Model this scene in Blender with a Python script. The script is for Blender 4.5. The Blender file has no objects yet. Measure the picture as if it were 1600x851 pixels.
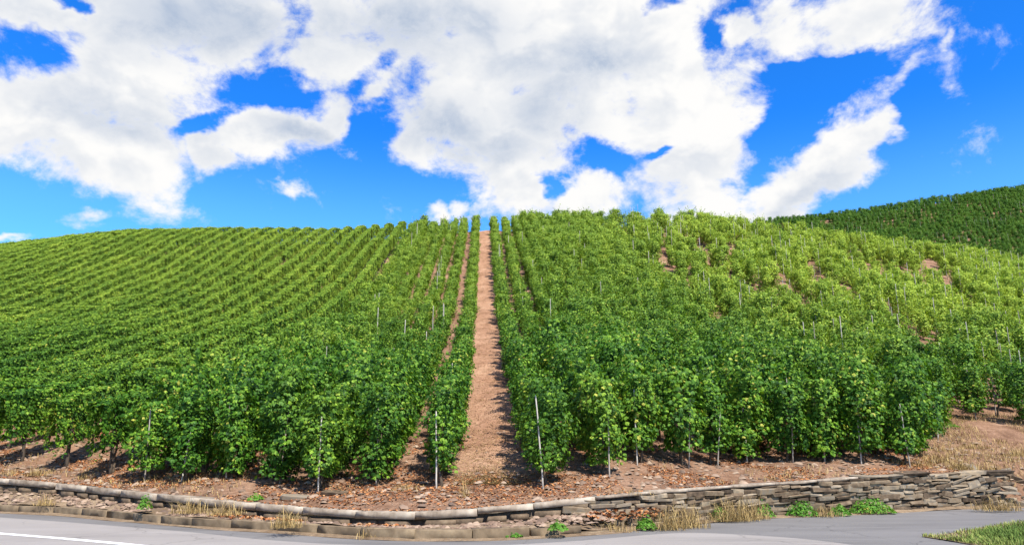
import bpy, math, random
import numpy as np
from mathutils import Vector, Matrix

random.seed(7)
RNG = np.random.default_rng(11)
scene = bpy.context.scene
COL = scene.collection
R = math.radians

# ------------------------------------------------------------------ camera
F_PX, PITCH, EYE = 1143.0, R(13.05), 1.6
cd = bpy.data.cameras.new('camera')
cam = bpy.data.objects.new('camera', cd)
COL.objects.link(cam)
cam.location = (0, 0, EYE)
cam.rotation_euler = (R(90) + PITCH, 0, 0)
cd.sensor_width = 36
cd.lens = 36 * F_PX / 1600
cd.clip_end = 3000
scene.camera = cam

def ray(px, py):
    """direction (world) of a photo pixel"""
    f = np.array([0, math.cos(PITCH), math.sin(PITCH)])
    u = np.array([0, -math.sin(PITCH), math.cos(PITCH)])
    return f * F_PX + np.array([1.0, 0, 0]) * (px - 800) + u * (425.5 - py)

def onz(px, py, z=0.0):
    d = ray(px, py)
    return d * ((z - EYE) / d[2]) + np.array([0, 0, EYE])

# ------------------------------------------------------------------ sky, sun, exposure
SUN_AZ, SUN_EL = R(148), R(55)          # azimuth clockwise from the view direction (+Y)
scene.view_settings.view_transform = 'Standard'
scene.view_settings.look = 'None'
scene.view_settings.gamma = 1
scene.view_settings.exposure = 1.0
scene.cycles.max_bounces = 6
scene.cycles.transparent_max_bounces = 4

world = bpy.data.worlds.new('World')
scene.world = world
world.use_nodes = True
wn = world.node_tree
wn.nodes.clear()

def N(tree, typ, **kw):
    n = tree.nodes.new(typ)
    for k, v in kw.items():
        setattr(n, k, v)
    return n

def setv(n, **kw):
    for k, v in kw.items():
        n.inputs[k.replace('_', ' ')].default_value = v

def math_(tree, op, a, b=None, c=None, clamp=False):
    n = N(tree, 'ShaderNodeMath', operation=op, use_clamp=clamp)
    for i, v in enumerate((a, b, c)):
        if v is None:
            continue
        if isinstance(v, (int, float)):
            n.inputs[i].default_value = v
        else:
            tree.links.new(v, n.inputs[i])
    return n.outputs[0]

def maprange(tree, v, a, b, c, d, smooth=False):
    n = N(tree, 'ShaderNodeMapRange')
    n.interpolation_type = 'SMOOTHSTEP' if smooth else 'LINEAR'
    n.clamp = True
    tree.links.new(v, n.inputs[0])
    for i, x in enumerate((a, b, c, d)):
        n.inputs[i + 1].default_value = x
    return n.outputs[0]

def mixc(tree, fac, a, b, mode='MIX'):
    n = N(tree, 'ShaderNodeMix', data_type='RGBA', blend_type=mode)
    for i, v in ((0, fac), (6, a), (7, b)):
        if isinstance(v, (int, float)):
            n.inputs[i].default_value = v
        elif isinstance(v, tuple):
            n.inputs[i].default_value = (*v, 1)
        else:
            tree.links.new(v, n.inputs[i])
    return n.outputs[2]

def azel(px, py):
    d = ray(px, py)
    return math.atan2(d[0], d[1]), math.atan2(d[2], math.hypot(d[0], d[1]))

# cloud banks: centre and radii as seen in the photo, turned into sky directions
BANKS = [(110, 215, 320, 95, 4), (200, 125, 300, 95, 0), (10, 15, 150, 62, 0), (340, 40, 280, 130, 0),
         (450, 205, 115, 66, -12), (520, 165, 70, 60, 0), (580, 80, 270, 150, 0), (720, 60, 330, 190, 0), (770, 190, 250, 110, 0),
         (950, 90, 270, 190, 0), (1010, 180, 220, 125, -10), (700, 245, 150, 52, 12), (800, 280, 125, 66, 12),
         (930, 290, 120, 62, 0), (1040, 270, 170, 82, -8), (1255, 272, 190, 58, -20), (1360, 222, 80, 40, -24),
         (1310, 35, 160, 88, 8), (1170, 48, 60, 42, 0), (1385, 152, 95, 26, -12, 0.36), (1483, 78, 40, 9, -55, 0.3),
         (120, 356, 46, 23, 8, 0.62), (467, 295, 24, 15, 0, 0.6), (668, 337, 34, 22, 0, 0.55), (722, 328, 38, 18, 0, 0.55),
         (5, 383, 60, 9, 0, 0.55), (170, 292, 70, 18, 0, 0.45), (310, 295, 26, 12, 0, 0.4), (760, 330, 45, 16, 0, 0.55),
         (330, 250, 60, 40, 30)]
HOLES = [(60, 80, 85, 48, -15), (940, 238, 62, 36, 25), (1034, 8, 40, 24, 0), (1118, 60, 40, 42, 0), (430, 160, 160, 46, -10),
         (590, 200, 60, 42, 0), (1440, 170, 40, 60, 30), (570, 130, 50, 26, -35), (880, 285, 26, 18, 0), (1030, 235, 30, 12, 0), (100, 10, 36, 18, 0),
         (1240, 185, 90, 30, -20), (1300, 120, 120, 24, 0), (330, 195, 60, 22, -20)]
GREYS = [(330, 45, 300, 85, 0), (640, 50, 200, 80, 0), (640, 190, 180, 70, 0), (860, 160, 90, 90, 0), (180, 178, 210, 38, 3), (480, 215, 90, 30, 0), (790, 240, 120, 34, 0), (1250, 300, 120, 22, -20), (900, 90, 130, 36, 0)]

def dens_group():
    g = bpy.data.node_groups.new('cloud_density', 'ShaderNodeTree')
    g.interface.new_socket('Vector', in_out='INPUT', socket_type='NodeSocketVector')
    g.interface.new_socket('AE', in_out='INPUT', socket_type='NodeSocketVector')
    g.interface.new_socket('Density', in_out='OUTPUT', socket_type='NodeSocketFloat')
    g.interface.new_socket('Grey', in_out='OUTPUT', socket_type='NodeSocketFloat')
    gi, go = N(g, 'NodeGroupInput'), N(g, 'NodeGroupOutput')
    # warp the layout a little so that banks have no clean outline
    wz = N(g, 'ShaderNodeTexNoise')
    setv(wz, Scale=7.0, Detail=5.0, Roughness=0.6)
    g.links.new(gi.outputs['Vector'], wz.inputs['Vector'])
    vs = N(g, 'ShaderNodeVectorMath', operation='MULTIPLY_ADD')
    g.links.new(wz.outputs['Color'], vs.inputs[0])
    vs.inputs[1].default_value = (0.13, 0.10, 0)
    vs.inputs[2].default_value = (-0.065, -0.05, 0)
    ad = N(g, 'ShaderNodeVectorMath', operation='ADD')
    g.links.new(gi.outputs['AE'], ad.inputs[0])
    g.links.new(vs.outputs[0], ad.inputs[1])
    ae = ad.outputs[0]

    last = [None]

    def bank(b):
        cx, cy, rx, ry, rot = b[:5]
        wgt = b[5] if len(b) > 5 else 1.0
        a0, e0 = azel(cx, cy)
        ra = (azel(cx + rx, cy)[0] - azel(cx - rx, cy)[0]) / 2
        re = (azel(cx, cy - ry)[1] - azel(cx, cy + ry)[1]) / 2
        m = N(g, 'ShaderNodeMapping', vector_type='TEXTURE')
        m.inputs['Location'].default_value = (a0, e0, 0)
        m.inputs['Rotation'].default_value = (0, 0, R(-rot))
        m.inputs['Scale'].default_value = (ra, re, 1)
        if last[0] is None:
            g.links.new(ae, m.inputs['Vector'])
        else:                                    # keeps the evaluation in sequence (shader stack is small)
            q = N(g, 'ShaderNodeVectorMath', operation='MULTIPLY_ADD')
            g.links.new(last[0], q.inputs[0])
            q.inputs[1].default_value = (1e-6, 1e-6, 0)
            g.links.new(ae, q.inputs[2])
            g.links.new(q.outputs[0], m.inputs['Vector'])
        l = N(g, 'ShaderNodeVectorMath', operation='LENGTH')
        g.links.new(m.outputs[0], l.inputs[0])
        return maprange(g, l.outputs['Value'], 1.38, 0.10, 0, wgt, True)

    def union(bs):
        o = bank(bs[0])
        for b in bs[1:]:
            o = math_(g, 'MAXIMUM', o, bank(b))
            last[0] = o
        return o
    fld = union(BANKS)
    hole = union(HOLES)
    grey = union(GREYS)
    # the same broken cloud goes on all round the sky outside the picture
    lo = N(g, 'ShaderNodeTexNoise')
    setv(lo, Scale=2.6, Detail=3.0, Roughness=0.5)
    g.links.new(gi.outputs['Vector'], lo.inputs['Vector'])
    rest = maprange(g, lo.outputs['Fac'], 0.5, 0.66, 0, 0.9, True)
    sx = N(g, 'ShaderNodeSeparateXYZ')
    g.links.new(gi.outputs['AE'], sx.inputs[0])
    ina = maprange(g, math_(g, 'ABSOLUTE', sx.outputs[0]), 0.66, 0.85, 1, 0, True)
    ine = maprange(g, sx.outputs[1], 0.56, 0.75, 1, 0, True)
    inside = math_(g, 'MULTIPLY', ina, ine)
    fld = math_(g, 'ADD', math_(g, 'MULTIPLY', fld, inside), math_(g, 'MULTIPLY', rest, math_(g, 'SUBTRACT', 1.0, inside)))
    fld = math_(g, 'SUBTRACT', fld, math_(g, 'MULTIPLY', hole, 0.74))
    f1 = N(g, 'ShaderNodeTexNoise')
    setv(f1, Scale=10.0, Detail=10.0, Roughness=0.64, Distortion=0.2)
    g.links.new(gi.outputs['Vector'], f1.inputs['Vector'])
    d = math_(g, 'MULTIPLY_ADD', f1.outputs['Fac'], 2.7, -1.35)
    d = math_(g, 'ADD', fld, d)
    g.links.new(d, go.inputs['Density'])
    g.links.new(grey, go.inputs['Grey'])
    return g

tc = N(wn, 'ShaderNodeTexCoord')
DIR = tc.outputs['Generated']
sep = N(wn, 'ShaderNodeSeparateXYZ')
wn.links.new(DIR, sep.inputs[0])
az = math_(wn, 'ARCTAN2', sep.outputs[0], sep.outputs[1])
el = math_(wn, 'ARCSINE', sep.outputs[2])
DG = dens_group()

def cloud_at(dx, dz, after=None):
    v = N(wn, 'ShaderNodeVectorMath', operation='ADD')
    wn.links.new(DIR, v.inputs[0])
    v.inputs[1].default_value = (dx, 0, dz)
    s = N(wn, 'ShaderNodeVectorMath', operation='MULTIPLY')
    wn.links.new(v.outputs[0], s.inputs[0])
    s.inputs[1].default_value = (1, 1, 1.35)
    c = N(wn, 'ShaderNodeCombineXYZ')
    wn.links.new(math_(wn, 'ADD', az, dx) if after is None else math_(wn, 'MULTIPLY_ADD', after, 1e-6, math_(wn, 'ADD', az, dx)), c.inputs[0])
    wn.links.new(math_(wn, 'ADD', el, dz), c.inputs[1])
    g = N(wn, 'ShaderNodeGroup', node_tree=DG)
    wn.links.new(s.outputs[0], g.inputs['Vector'])
    wn.links.new(c.outputs[0], g.inputs['AE'])
    return g
g0 = cloud_at(0, 0)
def relief(dx, dz):
    v = N(wn, 'ShaderNodeVectorMath', operation='MULTIPLY_ADD')
    wn.links.new(DIR, v.inputs[0])
    v.inputs[1].default_value = (1, 1, 1.35)
    v.inputs[2].default_value = (dx, 0, dz)
    n = N(wn, 'ShaderNodeTexNoise')
    setv(n, Scale=10.0, Detail=4.5, Roughness=0.58, Distortion=0.2)
    wn.links.new(v.outputs[0], n.inputs['Vector'])
    return n.outputs['Fac']
alpha = maprange(wn, g0.outputs['Density'], 0.14, 0.74, 0, 1, True)
lit = maprange(wn, math_(wn, 'SUBTRACT', relief(0.014, 0.035), relief(0, 0)), -0.10, 0.16, 0, 1, True)
thick = maprange(wn, g0.outputs['Density'], 0.45, 1.2, 0, 1, True)
shade = math_(wn, 'MULTIPLY', lit, math_(wn, 'MULTIPLY_ADD', thick, 0.22, 0.18))
shade = math_(wn, 'ADD', shade, math_(wn, 'MULTIPLY', g0.outputs['Grey'], math_(wn, 'MULTIPLY_ADD', thick, 0.35, 0.3)), clamp=True)
ccol = mixc(wn, shade, (7.15, 7.1, 7.0), (2.9, 3.6, 4.8))
sky = N(wn, 'ShaderNodeTexSky', sky_type='NISHITA', sun_disc=False)
sky.sun_elevation = SUN_EL
sky.sun_rotation = SUN_AZ
sky.altitude = 150
sky.air_density = 1.0
sky.dust_density = 0.25
sky.ozone_density = 2.2
hs = N(wn, 'ShaderNodeHueSaturation')
setv(hs, Saturation=1.22, Value=1.15, Hue=0.5)
wn.links.new(sky.outputs[0], hs.inputs['Color'])
clear = mixc(wn, maprange(wn, el, 0.27, 0.43, 0, 1, True), (0.72, 1.32, 1.85), (0.20, 0.96, 1.75))   # paler towards the horizon
final = mixc(wn, alpha, mixc(wn, 1.0, hs.outputs[0], clear, 'MULTIPLY'), ccol)
world.cycles.sampling_method = 'MANUAL'
world.cycles.sample_map_resolution = 512
bg = N(wn, 'ShaderNodeBackground')
bg.inputs['Strength'].default_value = 0.07
wn.links.new(final, bg.inputs['Color'])
wo = N(wn, 'ShaderNodeOutputWorld')
wn.links.new(bg.outputs[0], wo.inputs['Surface'])

sd = bpy.data.lights.new('sun', 'SUN')
sd.energy = 5.0
sd.angle = R(0.53)
sd.color = (1.0, 0.95, 0.86)
sun = bpy.data.objects.new('sun', sd)
COL.objects.link(sun)
to_sun = Vector((math.sin(SUN_AZ) * math.cos(SUN_EL), math.cos(SUN_AZ) * math.cos(SUN_EL), math.sin(SUN_EL)))
sun.rotation_euler = to_sun.to_track_quat('Z', 'Y').to_euler()
sun.location = to_sun * 50

# ------------------------------------------------------------------ small helpers
def mesh_np(name, verts, faces, attrs=None, smooth=False):
    """faces: (n,k) array of equal-sized polygons, or list of such arrays"""
    me = bpy.data.meshes.new(name)
    verts = np.asarray(verts, dtype=np.float32).reshape(-1, 3)
    if not isinstance(faces, list):
        faces = [faces]
    faces = [np.asarray(f, dtype=np.int32) for f in faces if len(f)]
    me.vertices.add(len(verts))
    me.vertices.foreach_set('co', verts.ravel())
    loops = np.concatenate([f.ravel() for f in faces])
    tot = np.concatenate([np.full(len(f), f.shape[1], np.int32) for f in faces])
    st = np.concatenate([[0], np.cumsum(tot)[:-1]]).astype(np.int32)
    me.loops.add(len(loops))
    me.loops.foreach_set('vertex_index', loops)
    me.polygons.add(len(tot))
    me.polygons.foreach_set('loop_start', st)
    me.polygons.foreach_set('loop_total', tot)
    if smooth:
        me.polygons.foreach_set('use_smooth', np.ones(len(tot), dtype=bool))
    me.update(calc_edges=True)
    for k, v in (attrs or {}).items():
        a = me.attributes.new(k, 'FLOAT', 'POINT')
        a.data.foreach_set('value', np.asarray(v, dtype=np.float32))
    return me

def obj(name, me, mat=None, parent=None, loc=None, kind=None, label=None, cat=None, group=None):
    o = bpy.data.objects.new(name, me)
    COL.objects.link(o)
    if mat and me is not None and not me.materials:
        me.materials.append(mat)
    if parent:
        o.parent = parent
    if loc is not None:
        o.location = loc
    for k, v in (('kind', kind), ('label', label), ('category', cat), ('group', group)):
        if v:
            o[k] = v
    return o

def tube(path, radii, sides=7, cap=True):
    path = np.asarray(path, float)
    n = len(path)
    V = []
    for i in range(n):
        t = path[min(i + 1, n - 1)] - path[max(i - 1, 0)]
        t /= np.linalg.norm(t)
        a = np.cross(t, [0.3, 1, 0.1]); a /= np.linalg.norm(a)
        b = np.cross(t, a)
        for k in range(sides):
            th = 2 * math.pi * k / sides
            V.append(path[i] + radii[i] * (a * math.cos(th) + b * math.sin(th)))
    Fq = [[i * sides + k, i * sides + (k + 1) % sides, (i + 1) * sides + (k + 1) % sides, (i + 1) * sides + k] for i in range(n - 1) for k in range(sides)]
    fs = [np.array(Fq)]
    if cap:
        fs.append(np.array([[(n - 1) * sides + k for k in range(sides)], [sides - 1 - k for k in range(sides)]]))
    return np.array(V), fs

def join(parts):
    V, Q = [], {}
    off = 0
    for v, fs in parts:
        V.append(v)
        for f in (fs if isinstance(fs, list) else [fs]):
            Q.setdefault(f.shape[1], []).append(np.asarray(f) + off)
        off += len(v)
    return np.concatenate(V), [np.concatenate(q) for q in Q.values()]

# ------------------------------------------------------------------ materials
def new_mat(name):
    m = bpy.data.materials.new(name)
    m.use_nodes = True
    t = m.node_tree
    t.nodes.clear()
    out = N(t, 'ShaderNodeOutputMaterial')
    b = N(t, 'ShaderNodeBsdfPrincipled')
    t.links.new(b.outputs[0], out.inputs[0])
    return m, t, b, out

def noise(t, scale, detail=4, rough=0.55, vec=None, dist=0.0):
    n = N(t, 'ShaderNodeTexNoise')
    setv(n, Scale=scale, Detail=detail, Roughness=rough, Distortion=dist)
    if vec is None:
        geo = N(t, 'ShaderNodeNewGeometry')
        vec = geo.outputs['Position']
    t.links.new(vec, n.inputs['Vector'])
    return n.outputs['Fac']

def ramp(t, v, stops):
    n = N(t, 'ShaderNodeValToRGB')
    e = n.color_ramp.elements
    while len(e) < len(stops):
        e.new(0.5)
    for s, (p, c) in zip(e, stops):
        s.position = p
        s.color = (*c, 1)
    t.links.new(v, n.inputs[0])
    return n.outputs[0]

def bump(t, b, h, strength=0.5, dist=0.02):
    n = N(t, 'ShaderNodeBump')
    n.inputs['Strength'].default_value = strength
    n.inputs['Distance'].default_value = dist
    t.links.new(h, n.inputs['Height'])
    t.links.new(n.outputs[0], b.inputs['Normal'])

def leaf_mat(name, dark, mid, light, old, ripe=0.0, trans=0.3):
    m, t, b, out = new_mat(name)
    at = N(t, 'ShaderNodeAttribute', attribute_name='rnd')
    oi = N(t, 'ShaderNodeObjectInfo')
    v = math_(t, 'ADD', at.outputs['Fac'], math_(t, 'MULTIPLY_ADD', oi.outputs['Random'], 0.3, -0.15), clamp=True)
    c = ramp(t, v, [(0.0, dark), (0.45, mid), (0.93, light), (0.99, old)])
    # big soft patches where the vines turn yellower, more of them in the thin block up on the right
    geo = N(t, 'ShaderNodeNewGeometry')
    sx = N(t, 'ShaderNodeSeparateXYZ')
    t.links.new(geo.outputs['Position'], sx.inputs[0])
    patch = noise(t, 0.09, 3, 0.6, geo.outputs['Position'])
    right = math_(t, 'MULTIPLY', maprange(t, sx.outputs[0], 3, 30, 0, 1, True), maprange(t, sx.outputs[1], 24, 56, 0, 1, True))
    up = maprange(t, sx.outputs[1], 20, 72, 0, 0.55, True)
    near = maprange(t, sx.outputs[1], 92, 100, 1, 0)
    y = math_(t, 'ADD', math_(t, 'MULTIPLY', right, 0.62), up)
    y = math_(t, 'MULTIPLY', math_(t, 'ADD', y, maprange(t, patch, 0.45, 0.7, 0, 0.25, True)), near)
    y = math_(t, 'ADD', y, ripe, clamp=True)
    c = mixc(t, y, c, mixc(t, v, (0.10, 0.20, 0.016), (0.42, 0.50, 0.055)))
    t.links.new(c, b.inputs['Base Color'])
    setv(b, Roughness=0.58)
    b.inputs['Specular IOR Level'].default_value = 0.18
    tr = N(t, 'ShaderNodeBsdfTranslucent')
    t.links.new(mixc(t, 1.0, c, (1.5, 1.55, 0.6), 'MULTIPLY'), tr.inputs['Color'])
    mx = N(t, 'ShaderNodeMixShader')
    mx.inputs[0].default_value = trans
    t.links.new(b.outputs[0], mx.inputs[1])
    t.links.new(tr.outputs[0], mx.inputs[2])
    t.links.new(mx.outputs[0], out.inputs[0])
    return m

M = {}
M['leaf'] = leaf_mat('vine_leaf', (0.009, 0.042, 0.004), (0.048, 0.135, 0.010), (0.175, 0.30, 0.022), (0.32, 0.32, 0.05), trans=0.2)
M['farleaf_shade'] = leaf_mat('far_vine_leaf_shade', (0.016, 0.06, 0.006), (0.06, 0.155, 0.012), (0.16, 0.28, 0.02), (0.18, 0.24, 0.04), trans=0.2)  # cloud shadow over the far hill is put into this leaf colour
M['weed'] = leaf_mat('weed_leaf', (0.03, 0.10, 0.012), (0.075, 0.20, 0.02), (0.14, 0.30, 0.035), (0.30, 0.27, 0.05))

def simple(name, stops, scale, rough=0.85, bs=0.4, bd=0.01, detail=6, rand=0.0, stretch=None, attr=False):
    m, t, b, out = new_mat(name)
    vec = None
    tcn = N(t, 'ShaderNodeTexCoord')
    if stretch:
        mp = N(t, 'ShaderNodeMapping')
        mp.inputs['Scale'].default_value = stretch
        t.links.new(tcn.outputs['Object'], mp.inputs[0])
        vec = mp.outputs[0]
    f = noise(t, scale, detail, 0.62, vec)
    v = f
    if rand:
        oi = N(t, 'ShaderNodeObjectInfo')
        v = math_(t, 'ADD', f, math_(t, 'MULTIPLY_ADD', oi.outputs['Random'], rand, -rand / 2), clamp=True)
    if attr:
        at = N(t, 'ShaderNodeAttribute', attribute_name='rnd')
        v = math_(t, 'ADD', math_(t, 'MULTIPLY', f, 0.25), math_(t, 'MULTIPLY', at.outputs['Fac'], 0.8), clamp=True)
    c = ramp(t, v, stops)
    t.links.new(c, b.inputs['Base Color'])
    setv(b, Roughness=rough)
    b.inputs['Specular IOR Level'].default_value = 0.25
    if bs:
        bump(t, b, f, bs, bd)
    return m

M['bark'] = simple('vine_bark', [(0.3, (0.035, 0.024, 0.016)), (0.7, (0.13, 0.095, 0.065))], 30, 0.9, 0.8, 0.01, stretch=(3, 3, 0.6))
M['stake'] = simple('stake_wood', [(0.25, (0.165, 0.135, 0.105)), (0.7, (0.465, 0.427, 0.367))], 9, 0.85, 0.5, 0.004, rand=0.35, stretch=(4, 4, 0.5))
M['post'] = simple('post_wood', [(0.3, (0.030, 0.023, 0.017)), (0.75, (0.096, 0.072, 0.054))], 12, 0.9, 0.5, 0.005, stretch=(4, 4, 0.4))
M['stone'] = simple('wall_stone', [(0.15, (0.050, 0.034, 0.021)), (0.42, (0.135, 0.094, 0.058)), (0.58, (0.190, 0.143, 0.091)), (0.72, (0.165, 0.138, 0.104)), (0.92, (0.300, 0.230, 0.148))], 7, 0.85, 0.7, 0.012, rand=0.7)
M['mortar'] = simple('wall_core', [(0.3, (0.05, 0.038, 0.028)), (0.7, (0.12, 0.09, 0.065))], 10, 0.95, 0.8, 0.03)
M['coping'] = simple('coping_concrete', [(0.30, (0.10, 0.075, 0.052)), (0.5, (0.255, 0.205, 0.155)), (0.68, (0.36, 0.31, 0.245))], 2.2, 0.9, 0.35, 0.004, detail=9, rand=0.12, stretch=(1.6, 2, 1.6))
M['kerb'] = simple('kerb_concrete', [(0.25, (0.094, 0.065, 0.038)), (0.5, (0.150, 0.108, 0.066)), (0.8, (0.239, 0.179, 0.111))], 5, 0.9, 0.5, 0.008, detail=9, rand=0.15)
M['litter'] = simple('fallen_leaf', [(0.0, (0.098, 0.028, 0.010)), (0.35, (0.249, 0.081, 0.024)), (0.65, (0.345, 0.142, 0.050)), (1.0, (0.414, 0.247, 0.110))], 3, 0.8, 0, attr=True)
M['slate'] = simple('slate_chip', [(0.0, (0.083, 0.058, 0.043)), (0.5, (0.179, 0.116, 0.079)), (1.0, (0.331, 0.244, 0.173))], 12, 0.7, 0, attr=True)
M['straw'] = simple('dry_straw', [(0.0, (0.158, 0.101, 0.040)), (0.5, (0.288, 0.194, 0.072)), (1.0, (0.446, 0.331, 0.144))], 3, 0.85, 0, attr=True)
M['grass'] = simple('green_grass', [(0.0, (0.040, 0.080, 0.012)), (0.6, (0.104, 0.168, 0.024)), (1.0, (0.304, 0.288, 0.080))], 1.2, 0.7, 0, attr=True)

def ground_mat(name, a, b2, c2, streak=None, cell=1.0):
    m, t, b, out = new_mat(name)
    geo = N(t, 'ShaderNodeNewGeometry')
    P = geo.outputs['Position']
    big = noise(t, 0.35, 5, 0.6, P)
    fine = noise(t, 9, 8, 0.7, P)
    mp = N(t, 'ShaderNodeMapping')
    mp.inputs['Scale'].default_value = (1.2, 5.0, 5.0) if streak else (2.5, 2.5, 2.5)
    t.links.new(P, mp.inputs[0])
    st = noise(t, 2.2, 7, 0.7, mp.outputs[0], 0.3)
    v = math_(t, 'ADD', math_(t, 'MULTIPLY', big, 0.35), math_(t, 'ADD', math_(t, 'MULTIPLY', fine, 0.3), math_(t, 'MULTIPLY', st, 0.35)))
    c = ramp(t, v, [(0.36, a), (0.5, b2), (0.64, c2)])
    c = mixc(t, maprange(t, noise(t, 0.8, 6, 0.7, P, 0.8), 0.46, 0.66, 0, 0.65, True), c, a)
    t.links.new(c, b.inputs['Base Color'])
    setv(b, Roughness=0.95)
    b.inputs['Specular IOR Level'].default_value = 0.1
    bump(t, b, math_(t, 'ADD', fine, st), 0.8, 0.06)
    return m
M['soil'] = ground_mat('slate_soil', (0.093, 0.048, 0.027), (0.205, 0.118, 0.073), (0.311, 0.200, 0.134))
M['path'] = ground_mat('trodden_path', (0.179, 0.095, 0.054), (0.302, 0.171, 0.106), (0.409, 0.269, 0.176), streak=True)
M['earth'] = ground_mat('verge_earth', (0.101, 0.066, 0.039), (0.209, 0.148, 0.093), (0.317, 0.242, 0.163))

def asphalt(name, a, b2):
    m, t, b, out = new_mat(name)
    geo = N(t, 'ShaderNodeNewGeometry')
    P = geo.outputs['Position']
    mp = N(t, 'ShaderNodeMapping')
    mp.inputs['Scale'].default_value = (0.5, 2.0, 1)
    t.links.new(P, mp.inputs[0])
    big = noise(t, 0.7, 6, 0.65, mp.outputs[0])
    fine = noise(t, 60, 3, 0.7, P)
    v = math_(t, 'ADD', math_(t, 'MULTIPLY', big, 0.65), math_(t, 'MULTIPLY', fine, 0.35))
    c = ramp(t, v, [(0.32, a), (0.66, b2)])
    vo = N(t, 'ShaderNodeTexVoronoi', feature='DISTANCE_TO_EDGE')          # hairline cracks, only in places
    setv(vo, Scale=0.55)
    wob = N(t, 'ShaderNodeVectorMath', operation='MULTIPLY_ADD')
    wn_ = N(t, 'ShaderNodeTexNoise')
    setv(wn_, Scale=1.6, Detail=5.0)
    t.links.new(P, wn_.inputs['Vector'])
    t.links.new(wn_.outputs['Color'], wob.inputs[0])
    wob.inputs[1].default_value = (0.9, 0.9, 0)
    t.links.new(P, wob.inputs[2])
    t.links.new(wob.outputs[0], vo.inputs['Vector'])
    cr = math_(t, 'MULTIPLY', maprange(t, vo.outputs['Distance'], 0.003, 0.012, 0.38, 0), maprange(t, noise(t, 0.25, 2, 0.5, P), 0.47, 0.56, 0, 1))
    stain = maprange(t, noise(t, 0.45, 5, 0.7, mp.outputs[0], 0.6), 0.5, 0.72, 0, 0.45, True)
    c = mixc(t, stain, c, tuple(x * 0.62 for x in a))
    c = mixc(t, cr, c, tuple(x * 0.3 for x in a))
    t.links.new(c, b.inputs['Base Color'])
    setv(b, Roughness=0.82)
    b.inputs['Specular IOR Level'].default_value = 0.25
    bump(t, b, fine, 0.3, 0.006)
    return m
M['road'] = asphalt('worn_asphalt', (0.197, 0.178, 0.161), (0.252, 0.230, 0.211))
M['lane'] = asphalt('dark_asphalt', (0.104, 0.097, 0.091), (0.161, 0.152, 0.145))
M['line'] = asphalt('road_paint', (0.528, 0.520, 0.504), (0.672, 0.664, 0.648))

# ------------------------------------------------------------------ terrain
EDGE = [(-260, 786), (0, 800), (100, 803), (300, 823), (450, 831), (600, 842), (720, 843), (800, 841), (900, 835), (1000, 829),
        (1090, 818), (1200, 809), (1300, 806), (1400, 801), (1500, 795), (1600, 793), (1900, 786)]
WTOP = [728, 748, 756, 778, 791, 801, 796, 790, 779, 769, 762, 755, 748, 740, 737, 735, 725]
OFFS = [1.2] * 8 + [0.95, 0.55] + [0.5] * 7
road_edge, wall_pts = [], []
for (px, py), wt, off in zip(EDGE, WTOP, OFFS):
    w = onz(px, py)
    r = math.hypot(w[0], w[1])
    k = (r + off) / r
    d = ray(px, wt)
    road_edge.append((w[0], w[1]))
    wall_pts.append((w[0] * k, w[1] * k, EYE + d[2] / d[1] * w[1] * k))
road_edge = np.array(road_edge)
wall_pts = np.array(wall_pts)

def smooth_interp(xp, yp):
    """interpolation smoothed over about a metre, so traced lines have no corners"""
    xs = np.linspace(xp[0], xp[-1], 900)
    ys = np.interp(xs, xp, yp)
    k = np.hanning(61); k /= k.sum()
    ys = np.convolve(np.pad(ys, 30, mode='edge'), k, mode='valid')
    return lambda x: np.interp(x, xs, ys)
edge_y = smooth_interp(road_edge[:, 0], road_edge[:, 1])
wall_y = smooth_interp(wall_pts[:, 0], wall_pts[:, 1])
wall_z = smooth_interp(wall_pts[:, 0], wall_pts[:, 2])

RIDGE_Y = 85.0
SKYL = [(-300, 405), (0, 381), (100, 374), (200, 365), (300, 361), (400, 359), (620, 352), (760, 342), (850, 333), (950, 330), (1050, 334),
        (1150, 343), (1200, 351), (1300, 366), (1400, 377), (1500, 392), (1600, 407), (1900, 450)]
rx, rz = [], []
for px, py in SKYL:
    d = ray(px, py)
    k = RIDGE_Y / d[1]
    rx.append(d[0] * k)
    rz.append(d[2] * k + EYE - 1.7)
ridge_z = smooth_interp(np.array(rx), np.array(rz))
FT = np.array([0, .042, .083, .18, .375, .514, .71, .85, 0.95, 1.0, 1.06, 1.2, 1.6])
FV = np.array([0, .022, .048, .108, .257, .395, .640, .82, 0.95, 1.0, 1.0, .93, .60])
_ts = np.linspace(0, 1.6, 1200)
_fs = np.interp(_ts, FT, FV)
_k = np.hanning(91); _k /= _k.sum()
_fs2 = np.convolve(np.pad(_fs, 45, mode='edge'), _k, mode='valid')
_w = np.clip(_ts / 0.06, 0, 1)
_fs = _fs * (1 - _w) + _fs2 * _w

def vnoise(x, y, s, seed=0):
    """cheap smooth value noise"""
    x = np.asarray(x, float) * s + 31.7 * seed
    y = np.asarray(y, float) * s + 17.3 * seed
    xi, yi = np.floor(x), np.floor(y)
    fx, fy = x - xi, y - yi
    fx, fy = fx * fx * (3 - 2 * fx), fy * fy * (3 - 2 * fy)
    h = lambda a, b: np.modf(np.abs(np.sin(a * 127.1 + b * 311.7) * 43758.5453))[0]
    return (h(xi, yi) * (1 - fx) + h(xi + 1, yi) * fx) * (1 - fy) + (h(xi, yi + 1) * (1 - fx) + h(xi + 1, yi + 1) * fx) * fy

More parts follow.
